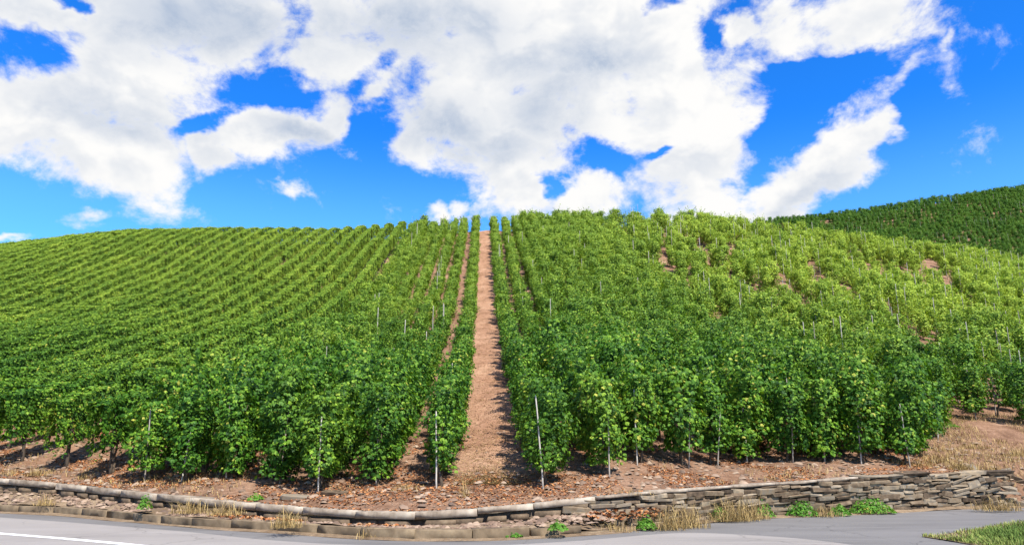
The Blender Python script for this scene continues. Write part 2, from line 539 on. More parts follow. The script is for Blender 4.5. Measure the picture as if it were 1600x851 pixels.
def ground_z(x, y):
    x = np.asarray(x, float); y = np.asarray(y, float)
    wy, wz = wall_y(x), wall_z(x)
    t = (y - wy) / (RIDGE_Y - wy)
    f = np.interp(t, _ts, _fs)
    z = wz - 0.05 + (ridge_z(x) - wz) * f
    b = np.clip((y - wy) / 2.0, 0, 1)
    sl = np.clip((y - wy) / 1.6, 0, 1)                  # past the wall's right end the bank has slumped
    z = z - (wz - 0.09) * (1 - sl * sl * (3 - 2 * sl)) * np.clip((x - 11.9) / 0.7, 0, 1)
    z = z + b * ((vnoise(x, y, 0.22, 1) - 0.5) * 0.35 + (vnoise(x, y, 0.07, 2) - 0.5) * 0.9 * np.clip(t * 4, 0, 1)) + (vnoise(x, y, 1.3, 3) - 0.5) * 0.10 * (0.3 + 0.7 * b)
    return z

def grid_mesh(name, X, Y, Z, smooth=True):
    ny, nx = X.shape
    V = np.stack([X, Y, Z], -1).reshape(-1, 3)
    i = np.arange(ny * nx).reshape(ny, nx)
    Fq = np.stack([i[:-1, :-1], i[:-1, 1:], i[1:, 1:], i[1:, :-1]], -1).reshape(-1, 4)
    return mesh_np(name, V, Fq, smooth=smooth)

# hillside: sheet from the back of the wall over the crest
xs = np.concatenate([np.linspace(-150, -24, 90), np.linspace(-23.6, 26, 200), np.linspace(26.6, 150, 90)])
sv = np.concatenate([np.linspace(0, 0.09, 44), np.linspace(0.1, 1.6, 170)])
X, S = np.meshgrid(xs, sv)
WY = wall_y(X) + 0.06
Y = WY + S * (RIDGE_Y - WY)
hill = obj('hillside', grid_mesh('hillside', X, Y, ground_z(X, Y)), M['soil'], kind='structure')

# flat ground sheet to the horizon, roads, markings
def sheet(name, pts, z, mat, kind='structure'):
    V = np.array([(p[0], p[1], z) for p in pts])
    return obj(name, mesh_np(name, V, np.array([list(range(len(V)))])), mat, kind=kind)

def strip(name, xs_, y0, y1, z0, z1, mat, n=6, kind='structure', bumpy=0.0, label=None):
    T = np.linspace(0, 1, n)[:, None]
    X_ = np.repeat(xs_[None, :], n, 0)
    Y_ = y0[None, :] * (1 - T) + y1[None, :] * T
    Z_ = (z0 * (1 - T) + z1 * T) * np.ones_like(X_)
    Z_ = Z_ + (vnoise(X_, Y_, 3.0, 5) - 0.5) * bumpy
    return obj(name, grid_mesh(name, X_, Y_, Z_), mat, kind=kind)

g = 1400.0
sheet('ground', [(-g, -g), (g, -g), (g, g), (-g, g)], -0.03, M['earth'])
ex = np.linspace(road_edge[0, 0], road_edge[-1, 0], 160)
# dark asphalt up to the edge (gutter strip and side lane are the same old asphalt)
strip('side_lane', ex, np.full_like(ex, -12.0), edge_y(ex), np.full_like(ex, 0.0), np.full_like(ex, 0.0), M['lane'], n=2)
LIGHT = [(-260, 790), (0, 808), (100, 815), (200, 823), (300, 831), (400, 842), (500, 849), (620, 853), (760, 853), (900, 845), (960, 840),
         (1010, 835), (1080, 831), (1200, 837), (1246, 840), (1341, 851), (1500, 878), (1700, 930)]
lp = np.array([onz(*p)[:2] for p in LIGHT])
ly = smooth_interp(lp[:, 0], lp[:, 1])
lx = np.linspace(lp[0, 0], lp[-1, 0], 160)
strip('road', lx, np.full_like(lx, -12.0), ly(lx), np.full_like(lx, 0.005), np.full_like(lx, 0.005), M['road'], n=2)
LN = [(-260, 803), (0, 833.5), (95, 841), (190, 849.5), (300, 861), (500, 880)]
lnp = np.array([onz(*p)[:2] for p in LN])
lnx = np.linspace(lnp[0, 0], lnp[-1, 0], 50)
lny = np.interp(lnx, lnp[:, 0], lnp[:, 1])
o = strip('edge_line', lnx, lny - 0.09, lny + 0.09, np.full_like(lnx, 0.010), np.full_like(lnx, 0.010), M['line'], n=2)

# grass verge at lower right
VG = [(1432, 851), (1440, 838), (1480, 834), (1507, 829), (1540, 823), (1600, 815), (1750, 800)]
vg = np.array([onz(*p)[:2] for p in VG])
vx = np.linspace(vg[1, 0], vg[-1, 0], 60)
vyt = np.interp(vx, vg[1:, 0], vg[1:, 1])
vyb = np.maximum(vyt - 0.02 - 5.0 * (vx - vx[0]), 6.0)
strip('grass_verge', vx, vyb, vyt, np.full_like(vx, 0.014), np.full_like(vx, 0.014), M['earth'], n=14, bumpy=0.012)

# ledge of slumped earth between kerb and wall (left), dirt seam along the lane (right)
KX0, KX1 = wall_pts[0, 0], 2.0
kx = np.linspace(KX0, KX1, 150)
fade = np.clip((KX1 - kx) / 1.5, 0, 1)
kh = 0.15 * fade + 0.012
strip('verge_ledge', kx, edge_y(kx) + 0.10, wall_y(kx) + 0.05, kh - 0.012, np.maximum(wall_z(kx) - 0.27, 0.08) * fade + 0.04 * (1 - fade), M['earth'], n=9, bumpy=0.09)
dx_ = np.linspace(1.2, road_edge[-1, 0], 120)
strip('verge_earth', dx_, edge_y(dx_) - 0.06 + 0.14 * vnoise(dx_, dx_ * 0, 1.7, 9), wall_y(dx_) + 0.08, np.full_like(dx_, 0.008), np.full_like(dx_, 0.07), M['earth'], n=7, bumpy=0.04)
sx_ = np.linspace(KX0, 2.2, 160)
strip('gutter_dirt', sx_, edge_y(sx_) - 0.10 - 0.22 * vnoise(sx_, sx_ * 0, 0.9, 4), edge_y(sx_) + 0.03, np.full_like(sx_, 0.004), np.full_like(sx_, 0.03), M['earth'], n=4, bumpy=0.012)

# the bare path straight up the slope
DRIFT = 0.041
def u2x(u, y):
    return u - DRIFT * (y - 16)
py_ = np.concatenate([np.linspace(16.2, 40, 90), np.linspace(40.5, RIDGE_Y + 1, 110)])
T = np.linspace(-1, 1, 9)
PU = -0.42 + T[None, :] * (0.78 + 0.10 * (vnoise(py_, py_ * 0, 0.8, 6)[:, None] - 0.5))
PY = np.repeat(py_[:, None], 9, 1)
PX = u2x(PU, PY)
PZ = ground_z(PX, PY) - 0.05 * np.clip(1 - (py_ - 16.2) / 1.2, 0, 1)[:, None] + 0.035 - 0.03 * np.abs(T)[None, :] ** 3 + (vnoise(PX, PY, 4.0, 8) - 0.5) * 0.03
obj('bare_path', grid_mesh('bare_path', PX, PY, PZ), M['path'], kind='structure')

# far hill, its flank turned a little left; cloud shade is in the leaf colour
def far_z(x, y):
    crest = 60.2 + (x - 73) * 0.150 - np.clip(x - 150, 0, None) * 0.05
    d = 205 - y
    s = np.where(d > 0, crest - 0.60 * np.clip(d - 4, 0, None) - 0.02 * np.clip(d, 0, 4) ** 2, crest - 0.25 * (-d))
    return s + (vnoise(x, y, 0.03, 4) - 0.5) * 5 + (vnoise(x, y, 0.11, 5) - 0.5) * 1.6
fx = np.linspace(20, 290, 110)
fy = np.linspace(112, 300, 90)
FX, FY = np.meshgrid(fx, fy)
obj('far_hill', grid_mesh('far_hill', FX, FY, far_z(FX, FY)), M['soil'], kind='structure')

# ------------------------------------------------------------------ stone wall with coping
wall = obj('stone_wall', None, loc=(0, 0, 0), label='low curved dry stone retaining wall with coping below the vines', cat='wall')
wx = np.linspace(wall_pts[0, 0], 12.25, 200)
CV = np.stack([np.repeat(wx, 1), wall_y(wx), wall_z(wx)], -1)
V, Fq = [], []
for i, x in enumerate(wx):
    y, z = float(wall_y(x)), float(wall_z(x))
    V += [(x, y + 0.05, -0.05), (x, y + 0.05, z - 0.07), (x, y + 0.42, z - 0.07), (x, y + 0.42, -0.05)]
    if i:
        a, b2 = (i - 1) * 4, i * 4
        Fq += [[a + k, b2 + k, b2 + k + 1, a + k + 1] for k in range(3)]
obj('wall_core', mesh_np('wall_core', V, np.array(Fq)), M['mortar'], wall)

def stone_mesh(seed):
    """irregular split stone about 1 x 1 x 1, 44 triangles"""
    r = np.random.default_rng(seed)
    vs, idx = [], {}
    for a in (-1, 1):
        for b2 in (-1, 1):
            for c in (-1, 1):
                for ax in range(3):
                    p = np.array([a, b2, c], float) * 0.5
                    ch = [0.10, 0.2, 0.16]
                    for k in range(3):
                        if k != ax:
                            p[k] *= 1 - ch[k] * (0.5 + r.random())
                    idx[(a, b2, c, ax)] = len(vs)
                    vs.append(p + (r.random(3) - 0.5) * [0.12, 0.2, 0.34])
    import bmesh
    bm = bmesh.new()
    for p in vs:
        bm.verts.new(p)
    bmesh.ops.convex_hull(bm, input=bm.verts)
    me = bpy.data.meshes.new('stone')
    bm.to_mesh(me)
    bm.free()
    me.materials.append(M['stone'])
    return me
STONES = [stone_mesh(40 + i) for i in range(14)]

def wall_frame(x):
    dx = 0.05
    t = math.atan2(float(wall_y(x + dx) - wall_y(x - dx)), 2 * dx)
    return float(wall_y(x)), t
stones = []
x_start, x_end = 0.9, 12.3
z_rows = []
z = 0.03
while z < 1.0:
    h = random.uniform(0.05, 0.11)
    z_rows.append((z, h))
    z += h
for z, h in z_rows:
    x = x_start + random.uniform(0, 0.2)
    while x < x_end:
        w = random.choice((0.2, 0.32, 0.42, 0.52, 0.7)) * random.uniform(0.85, 1.2)
        hh = h * (random.uniform(1.4, 2.0) if random.random() < 0.16 else random.uniform(0.8, 1.25))
        xc = x + w / 2
        tilt = -0.03 if xc < 10.5 else -0.03 + random.uniform(-0.2, 0.1)
        zt = float(wall_z(xc)) - 0.075
        jag = 0.05 if xc > 7 else 0
        if z + h * 0.6 < zt + jag * random.random():
            stones.append((xc, z + h / 2 + random.uniform(-0.012, 0.012), w, min(hh, max(zt + jag - z + 0.02, 0.05)), tilt))
        x += w * 0.965 / math.sqrt(1 + math.tan(wall_frame(xc)[1]) ** 2) ** 0.0 * math.cos(wall_frame(xc)[1])
for xc, zc, w, h, tilt in stones[:300]:
    y, a = wall_frame(xc)
    o = obj('stone', random.choice(STONES), parent=wall, loc=(xc, y + 0.05 + random.uniform(-0.055, 0.03), zc))
    o.rotation_euler = (random.uniform(-0.06, 0.06), tilt + random.uniform(-0.09, 0.09), a + random.uniform(-0.05, 0.05))
    o.scale = (w * random.uniform(.86, 1.0), 0.24, h * random.uniform(0.82, 1.02))
# stones under the coping on the left, mostly buried: one joined part
parts = []
rest = [s for s in stones[300:]]
x = wall_pts[0, 0]
while x < 0.9:
    w = random.uniform(0.35, 0.75)
    zt = float(wall_z(x + w / 2))
    for j in range(2):
        rest.append((x + w / 2 + random.uniform(-.1, .1), zt - 0.22 - 0.1 * j, w * random.uniform(0.7, 1.0), 0.11, -0.02))
    x += w
for xc, zc, w, h, tilt in rest:
    me = random.choice(STONES)
    y, a = wall_frame(xc)
    mt = Matrix.Translation((xc, y + 0.06 + random.uniform(-0.03, 0.03), zc)) @ Matrix.Rotation(a, 4, 'Z') @ Matrix.Rotation(tilt, 4, 'Y') @ Matrix.Diagonal((w, 0.2, h, 1))
    v = np.array([mt @ vv.co for vv in me.vertices])
    parts.append((v, np.array([list(p.vertices) for p in me.polygons if len(p.vertices) == 3])))
V, Fs = join(parts)
obj('buried_stones', mesh_np('buried_stones', V, Fs), M['stone'], wall, kind='stuff')

def slab_mesh(L, D_, H, seed, wob=0.015):
    r = np.random.default_rng(seed)
    n = 7
    ring = [(0, 0.012), (0.012, 0), (1, 0), (1, 1), (0.02, 1), (0, 0.96)]
    V = []
    for i in range(n):
        x = (i / (n - 1) - 0.5) * L
        for (a, b2) in ring:
            j = (r.random(2) - 0.5) * wob
            V.append((x, a * D_ + j[0], b2 * H + j[1]))
    k = len(ring)
    q = [[i * k + s, (i + 1) * k + s, (i + 1) * k + (s + 1) % k, i * k + (s + 1) % k] for i in range(n - 1) for s in range(k)]
    caps = [[s for s in range(k)], [(n - 1) * k + k - 1 - s for s in range(k)]]
    return np.array(V), [np.array(q), np.array(caps)]
# cast coping slabs: thick on the left, thin further right
x = wall_pts[0, 0]
i = 0
while x < 8.0:
    L = random.uniform(1.0, 1.5) if x < 1 else random.uniform(0.9, 1.5)
    y, a = wall_frame(x)
    step = L * math.cos(a)
    xm = x + step / 2
    y, a = wall_frame(xm)
    zt = float(wall_z(xm))
    H = 0.125 if xm < -1.2 else (0.10 if xm < 1.5 else 0.055)
    sl = (float(wall_z(xm + .3)) - float(wall_z(xm - .3))) / 0.6 * math.cos(a)
    v, fs = slab_mesh(L - 0.018, 0.42, H, 100 + i, 0.009)
    o = obj('coping_slab', mesh_np('coping_slab', v, fs), M['coping'], wall, (xm, y - 0.05, zt - H + 0.008 * random.uniform(-1, 1)))
    o.rotation_euler = (random.uniform(-0.015, 0.015), -math.atan(sl), a + random.uniform(-0.008, 0.008))
    x += step
    i += 1
# rough flat capstones on the right end
x = 8.05
while x < 12.2:
    L = random.uniform(0.4, 1.0)
    y, a = wall_frame(x + L / 2)
    o = obj('capstone', random.choice(STONES), parent=wall, loc=(x + L / 2, y + 0.12, float(wall_z(x + L / 2)) - 0.04 + random.uniform(-0.02, 0.03)))
    o.scale = (L, random.uniform(0.35, 0.5), random.uniform(0.05, 0.09))
    o.rotation_euler = (0.04, random.uniform(-0.06, 0.02), a + random.uniform(-0.1, 0.1))
    x += L * 0.93 * math.cos(a)

# tumbled stones where the wall has slumped at its right end
for k in range(46):
    xk = random.uniform(12.0, 14.6)
    tk = random.random() ** 1.3
    yk = float(wall_y(xk)) - 0.15 + tk * 1.3
    zk = (float(ground_z(xk, yk)) if yk > wall_y(xk) + 0.06 else 0.05) + 0.02
    o = obj('tumbled_stone', random.choice(STONES), parent=wall, loc=(xk, yk, zk))
    q = random.uniform(0.6, 1.2)
    o.scale = (0.30 * q, 0.22 * q, 0.11 * q)
    o.rotation_euler = (random.uniform(-.2, .7), random.uniform(-.4, .4), random.uniform(-.6, .6))

# kerb
kerb = obj('kerb', None, loc=(0, 0, 0), kind='structure')
x = KX0
i = 0
while x < 1.9:
    L = 1.0
    def kf(x_):
        return float(edge_y(x_)), math.atan2(float(edge_y(x_ + .05) - edge_y(x_ - .05)), 0.1)
    y, a = kf(x)
    step = L * math.cos(a)
    y, a = kf(x + step / 2)
    h = 0.15 * min(1, max(0.0, (2.0 - x - step / 2) / 1.5)) + 0.012
    v, fs = slab_mesh(L - 0.012, 0.17, h + 0.04, 300 + i, 0.012)
    o = obj('kerb_stone', mesh_np('kerb_stone', v, fs), M['kerb'], kerb, (x + step / 2, y - 0.01, -0.04 + random.uniform(-0.008, 0.008)))
    o.rotation_euler = (0, 0, a)
    x += step
    i += 1

# ------------------------------------------------------------------ vines
OUT = []
for a, r in [(0, 1.0), (26, .70), (52, .95), (82, .66), (112, .80), (152, .52)]:
    OUT.append((math.sin(R(a)) * r, math.cos(R(a)) * r))
OUT = OUT + [(-x, y) for x, y in OUT[::-1][:-1]]
LEAF_XY = np.array([(0, 0)] + OUT)                      # 12 points, fan of 10 triangles
LEAF_F = np.array([[0, i + 1, i] for i in range(1, len(OUT))])

def leaves(P, Nrm, size, rnd, droop=0.25, rng=RNG):
    """many lobed leaves at points P with normals Nrm"""
    n = len(P)
    Nrm = Nrm / np.linalg.norm(Nrm, axis=1, keepdims=True)
    down = np.array([0, 0, -1.0]) + (rng.random((n, 3)) - 0.5) * 1.3
    tip = down - Nrm * np.sum(down * Nrm, 1, keepdims=True)
    tip /= np.linalg.norm(tip, axis=1, keepdims=True) + 1e-6
    side = np.cross(tip, Nrm)
    xy = LEAF_XY
    zz = -0.28 * np.abs(xy[:, 0]) - droop * np.clip(xy[:, 1], 0, 1) ** 2
    V = P[:, None, :] + size[:, None, None] * (side[:, None, :] * xy[None, :, :1] + tip[:, None, :] * xy[None, :, 1:2] + Nrm[:, None, :] * zz[None, :, None] * (0.6 + 0.8 * rng.random((n, 1, 1))))
    k = len(xy)
    Fc = (LEAF_F[None] + (np.arange(n) * k)[:, None, None]).reshape(-1, 3)
    return V.reshape(-1, 3), Fc, np.repeat(rnd, k)

def foliage_column(seed, n=2300, h0=0.12, h1=1.95, rad=0.46):
    """single-stake vine: an uneven leafy column with shoots sticking out"""
    r = np.random.default_rng(seed)
    z = h0 + (h1 - h0) * r.beta(1.25, 1.15, n)
    th = r.random(n) * 2 * math.pi
    t = (z - h0) / (h1 - h0)
    lob = 1 + 0.28 * np.sin(th * 2 + seed + z * 2.2) + 0.22 * np.sin(th * 3 - z * 4.5 + seed * 1.7) + 0.16 * np.sin(z * 9 + seed)
    prof = rad * (0.76 + 0.30 * np.sin(np.clip(t, 0, 1) * 2.9 + 0.12)) * lob
    rr = prof * np.sqrt(0.22 + 0.78 * r.random(n)) 
    P = np.stack([rr * np.cos(th), rr * np.sin(th), z], -1)
    # long shoots
    S = []
    for k in range(15):
        a = r.random() * 6.28
        z0 = h0 + (h1 - h0) * (0.35 + 0.6 * r.random())
        d = np.array([math.cos(a) * 0.5, math.sin(a) * 0.5, 0.3 + 0.7 * r.random()])
        for q in np.linspace(0.2, 0.7, 10):
            S.append(np.array([math.cos(a) * rad * .5, math.sin(a) * rad * .5, z0]) + d * q + (r.random(3) - .5) * .07)
    P = np.concatenate([P, np.array(S)])
    m = len(P)
    O = np.stack([P[:, 0], P[:, 1], np.zeros(m)], -1)
    O /= np.linalg.norm(O, axis=1, keepdims=True) + 1e-5
    Nr = O * 0.75 + np.array([0, 0, 0.65]) + (r.random((m, 3)) - 0.5) * 1.25
    size = 0.026 + 0.048 * r.random(m) ** 1.2
    V, Fc, a = leaves(P, Nr, size, np.clip(r.normal(0.45, 0.26, m), 0, 1), rng=r)
    return mesh_np('column_foliage', V, Fc, {'rnd': a})

def foliage_hedge(seed, n=2100, L=1.75, h0=0.62, h1=1.92, wid=0.185):
    """one vine of a wire-trained row, spread along the row (local y), trimmed to a box"""
    r = np.random.default_rng(seed)
    y = (r.random(n) - 0.5) * L
    z = h0 + (h1 - h0) * r.random(n) ** 0.85
    top = r.random(n) < 0.22
    s = np.where(r.random(n) < 0.5, -1, 1)
    w = wid * (1 + 0.18 * np.sin(y * 7 + seed) + 0.16 * np.sin(z * 8 + y * 3 + seed))
    x = s * w * (0.55 + 0.5 * np.sqrt(r.random(n)))
    x = np.where(top, (r.random(n) * 2 - 1) * w, x)
    z = np.where(top, h1 - 0.10 * r.random(n) + 0.06 * np.sin(y * 9 + seed) * np.sin(y * 4 + seed * 3), z)
    z = z + 0.025 * np.sin(y * 5 + seed * 2.1)
    P = np.stack([x, y, z], -1)
    S = []
    for k in range(4):
        y0 = (r.random() - .5) * L
        d = np.array([(r.random() - .5) * 0.4, (r.random() - .5) * .5, 0.5 + 0.4 * r.random()])
        for q in np.linspace(0.1, 0.36, 6):
            S.append(np.array([0, y0, h1 - 0.1]) + d * q + (r.random(3) - .5) * .06)
    for k in range(5):                               # trailing shoots hanging below the wire
        y0 = (r.random() - .5) * L
        for q in np.linspace(0.0, 0.35 * r.random() + .1, 9):
            S.append(np.array([(r.random() - .5) * .25, y0 + (r.random() - .5) * .12, h0 + .1 - q]))
    S = np.array(S)
    Nr = np.stack([np.sign(P[:, 0]) * 0.8, np.zeros(n), np.full(n, 0.55)], -1)
    Nr[top] = (0, 0, 1.1)
    Nr = np.concatenate([Nr, np.stack([np.zeros(len(S)), np.zeros(len(S)), np.ones(len(S))], -1)])
    P = np.concatenate([P, S])
    m = len(P)
    Nr = Nr + (r.random((m, 3)) - 0.5) * 1.0
    size = 0.028 + 0.048 * r.random(m) ** 1.2
    V, Fc, a = leaves(P, Nr, size, np.clip(r.normal(0.45, 0.26, m), 0, 1), rng=r)
    return mesh_np('row_foliage', V, Fc, {'rnd': a})

def trunk_mesh(seed, h=1.0, hedge=False):
    r = np.random.default_rng(seed)
    p = [np.array([0, 0, -0.08])]
    d = np.array([0, 0, 1.0])
    while p[-1][2] < h:
        d = np.array([(r.random() - .5) * 0.75, (r.random() - .5) * 0.75, 1.0])
        p.append(p[-1] + d / np.linalg.norm(d) * 0.14)
    rad = np.linspace(0.036, 0.019, len(p)) * (1 + 0.3 * (r.random(len(p)) - .3))
    parts = [tube(p, rad, 7)]
    for s in (-1, 1):
        q = [p[-1] - [0, 0, 0.05]]
        for k in range(4):
            q.append(q[-1] + (np.array([0.02, s * 0.15, 0.03 - 0.015 * k]) if hedge else np.array([s * 0.07 * (r.random() + .3), (r.random() - .5) * 0.1, 0.17])))
        parts.append(tube(q, np.linspace(0.017, 0.007, 5), 5))
    V, Fs = join(parts)
    return mesh_np('vine_trunk', V, Fs, smooth=True)

def stake_mesh(seed, h=2.15, r0=0.019):
    r = np.random.default_rng(seed)
    n = 6
    p = [np.array([0.012 * (r.random() - .5), 0.012 * (r.random() - .5), -0.2 + (h + 0.2) * i / (n - 1)]) for i in range(n)]
    p.append(p[-1] + [0, 0, 0.05])
    V, Fs = tube(p, [r0 * (1 - 0.05 * i) for i in range(n)] + [r0 * 0.3], 7)
    return mesh_np('stake', V, Fs, smooth=False)

COLF = [foliage_column(i + 1, h0=0.12 + 0.2 * ((i * 5) % 7) / 6, h1=1.92 + 0.36 * ((i * 7) % 5) / 4, rad=0.41 + 0.08 * ((i * 3) % 4) / 3) for i in range(9)]
COLF += [foliage_column(31 + i, n=520, h0=0.45, h1=1.55 + 0.2 * i, rad=0.34) for i in range(3)]      # thin, gappy ones
HEDF = [foliage_hedge(i + 51) for i in range(7)]
TRK = [trunk_mesh(i + 71, 0.75) for i in range(5)]
TRKH = [trunk_mesh(i + 81, 0.82, True) for i in range(4)]
STK = [stake_mesh(i + 91, 1.55 + 0.14 * i) for i in range(4)]
PST = [stake_mesh(i + 97, 1.5, 0.05) for i in range(2)]
for m in COLF + HEDF:
    m.materials.append(M['leaf'])
for m in TRK + TRKH:
    m.materials.append(M['bark'])
for m in STK:
    m.materials.append(M['stake'])
for m in PST:
    m.materials.append(M['post'])

# where the front plants stand, traced from the photo: height of their feet on the picture
FRONT = [(-300, 700), (0, 716), (26, 720), (125, 731), (190, 746), (250, 752), (320, 756), (365, 748), (430, 764), (470, 767), (540, 770), (630, 752), (702, 764), (768, 764),
         (840, 760), (900, 744), (960, 740), (1060, 722), (1160, 722), (1215, 720), (1270, 723), (1390, 727), (1436, 726), (1450, 700), (1480, 652), (1530, 654), (1600, 664), (1900, 660)]
def hit(px, py):
    """walk the pixel's ray until it meets the hillside"""
    d = ray(px, py); d = d / d[1]
    for y in np.arange(13, 100, 0.05):
        p = d * y
        z = p[2] + EYE
        if y > wall_y(p[0]) and z <= ground_z(p[0], y):
            return np.array([p[0], y, float(ground_z(p[0], y))])
    return np.array([d[0] * 25, 25, 2.0])
fr = np.array([hit(*p) for p in FRONT])
fr[:, 0] += DRIFT * (fr[:, 1] - 16)
order = np.argsort(fr[:, 0])
front_y = lambda u: float(np.interp(u, fr[order, 0], fr[order, 1]))

def pix(p):
    q = np.array(p) - [0, 0, EYE]
    cx, cz = q[0], -math.sin(PITCH) * q[1] + math.cos(PITCH) * q[2]
    cy = math.cos(PITCH) * q[1] + math.sin(PITCH) * q[2]
    return 800 + F_PX * cx / cy, 425.5 - F_PX * cz / cy, cy

ORD = ['first', 'second', 'third', 'fourth', 'fifth', 'sixth', 'seventh', 'eighth', 'ninth', 'tenth', 'eleventh', 'twelfth', 'thirteenth', 'fourteenth',
       'fifteenth', 'sixteenth', 'seventeenth', 'eighteenth', 'nineteenth', 'twentieth'] + ['twenty-' + s for s in ('first', 'second', 'third', 'fourth', 'fifth', 'sixth', 'seventh', 'eighth', 'ninth')] + ['thirtieth']
ROWS = []                                               # (block, row number, u)
for i in range(7):
    ROWS.append(('L', i, -1.50 - (1.40 * min(i, 1) + 1.22 * min(max(0, i - 1), 3) + 1.08 * max(0, i - 4))))
for i in range(52):
    ROWS.append(('T', i, -10.3 - 1.6 * i))
for i in range(13):
    ROWS.append(('D', i, 0.66 + (1.25 * min(i, 2) + 1.03 * max(0, i - 2))))
for i in range(52):
    ROWS.append(('S', i, 15.3 + 1.32 * i))
plants = []                                             # block,row,k,x,y,z,rot,scale,variant
for blk, i, u in ROWS:
    y = front_y(u) + random.uniform(-0.1, 0.25)
    k = 0
    stepy = {'L': 1.05, 'T': 1.2, 'D': 1.02, 'S': 1.2}[blk]
    while y < RIDGE_Y + 2.5:
        yy = y + random.uniform(-0.12, 0.12)
        x = u2x(u, yy) + random.uniform(-0.09, 0.09) * (1.6 if blk == 'S' else 1)
        miss = {'L': 0.02, 'T': 0.004, 'D': 0.02, 'S': 0.16}[blk]
        if blk == 'S':
            miss += 0.95 * float(np.clip((vnoise(u * 0.75, yy * 0.17, 1.0, 12) - 0.60) / 0.08, 0, 1))
        if blk == 'D':
            miss += 0.95 * float(np.clip((vnoise(u * 0.8, yy * 0.12, 1.0, 13) - 0.76) / 0.1, 0, 1)) + 0.1 * (i > 10) + (0.3 if (i in (3, 6) and 26 < yy < 60) else 0)
        if random.random() >= miss or k == 0:
            z = float(ground_z(x, yy))
            if blk == 'T':
                rot, var = math.atan(DRIFT), random.randrange(7)
                sc = random.uniform(0.97, 1.05)
            else:
                rot, var = random.uniform(0, 6.283), (random.randrange(9) if random.random() > (0.07 if blk != 'S' else 0.22) else 9 + random.randrange(3))
                sc = random.uniform(0.88, 1.16) + (0.06 if yy < 24 else 0)
                if (blk == 'L' and i < 5) or (blk == 'D' and i < 3):
                    sc = random.uniform(0.80, 0.94) if yy > 26 or i == 0 else random.uniform(0.95, 1.12)
                if 25 < yy < 70 and blk == 'L':
                    sc *= 0.93
            p = pix((x, yy, z + 1.0))
            if -160 < p[0] < 1760:
                plants.append((blk, i, k, x, yy, z, rot, sc, var, p[0], math.sqrt(x * x + yy * yy)))
                k += 1
        y += stepy
inview = [q for q in plants if -30 < q[9] < 1630]
inview.sort(key=lambda q: q[10])
near = set(id(q) for q in inview[:300])

def row_words(blk, i):
    o_ = ORD[i] if i < len(ORD) else 'far'
    return {'L': f'{o_} row left of the bare path', 'D': f'{o_} row right of the bare path',
            'T': f'{o_} wire-trained row counted from the path', 'S': f'{o_} row beyond the right block gap'}[blk]
GRP = {'L': 'stake-trained vines left of the path', 'D': 'stake-trained vines right of the path', 'T': 'wire-trained vines of the left block', 'S': 'scattered vines of the right block'}
cnt = {}

def slope_at(x, y):
    return math.atan(float(ground_z(x, y + 0.9) - ground_z(x, y - 0.9)) / 1.8)

far_pts = {'C': [], 'H': []}
stake_pts = []
for q in plants:
    blk, i, k, x, y, z, rot, sc, var = q[:9]
    lean_x = random.uniform(-0.03, 0.03)
    if id(q) in near:
        key = (blk, i)
        j = cnt.get(key, 0)
        cnt[key] = j + 1
        who = 'front vine' if j == 0 else f'{ORD[j]} vine up'
        if blk == 'T':
            lab = f'trellised vine, {who} in {row_words(blk, i)}'
        elif blk == 'S':
            lab = f'loose yellowish vine, {who} in {row_words(blk, i)}' if var >= 9 else f'bushy vine, {who} in {row_words(blk, i)}'
        else:
            lab = f'{"thin gappy" if var >= 9 else "dense green"} vine, {who} in {row_words(blk, i)}'
        t = obj('grape_vine', None, loc=(x, y, z), label=lab, cat='grapevine', group=GRP[blk])
        t.rotation_euler = (random.uniform(-0.04, 0.04), random.uniform(-0.04, 0.04), rot)
        t.scale = (sc, sc, sc * random.uniform(0.95, 1.06))
        if blk == 'T':
            obj('foliage', HEDF[var], parent=t).rotation_euler.x = slope_at(x, y)
            obj('trunk', TRKH[var % 4], parent=t)
            if j == 0:
                po = obj('trellis_post', PST[i % 2], loc=(x + 0.05, y - 0.1, float(ground_z(x + 0.05, y - 0.1))), label=f'dark round end post of {row_words(blk, i)}', cat='post', group='end posts of the wire-trained rows')
                po.rotation_euler = (random.uniform(-0.05, 0.02), random.uniform(-0.06, 0.06), 0)
        else:
            obj('foliage', COLF[var], parent=t)
            obj('trunk', TRK[var % 5], parent=t)
            if j == 0 or random.random() < 0.2:
                sx2, sy2 = x + random.uniform(-0.12, 0.12), y - (random.uniform(0.16, 0.30) if j == 0 and random.random() < 0.45 else random.uniform(-0.08, 0.1))
                st = obj('wooden_stake', STK[random.randrange(4)], loc=(sx2, sy2, float(ground_z(sx2, sy2))), cat='stake', group='vine stakes',
                         label=f'pale wooden stake of {who} in {row_words(blk, i)}')
                st.rotation_euler = (random.uniform(-0.08, 0.08), random.uniform(-0.10, 0.10), random.uniform(0, 6))
    else:
        far_pts['H' if blk == 'T' else 'C'].append((x, y, z, rot, sc, var, slope_at(x, y) if blk == 'T' else random.uniform(0.0, 0.12)))
        pr = {'L': 0.05, 'D': 0.08, 'S': 0.42, 'T': 0.0}[blk]
        if random.random() < pr:
            stake_pts.append((x + random.uniform(-.15, .15), y - random.uniform(0.1, 0.5), z, random.uniform(0, 6), random.uniform(1.0, 1.5), random.randrange(4)))

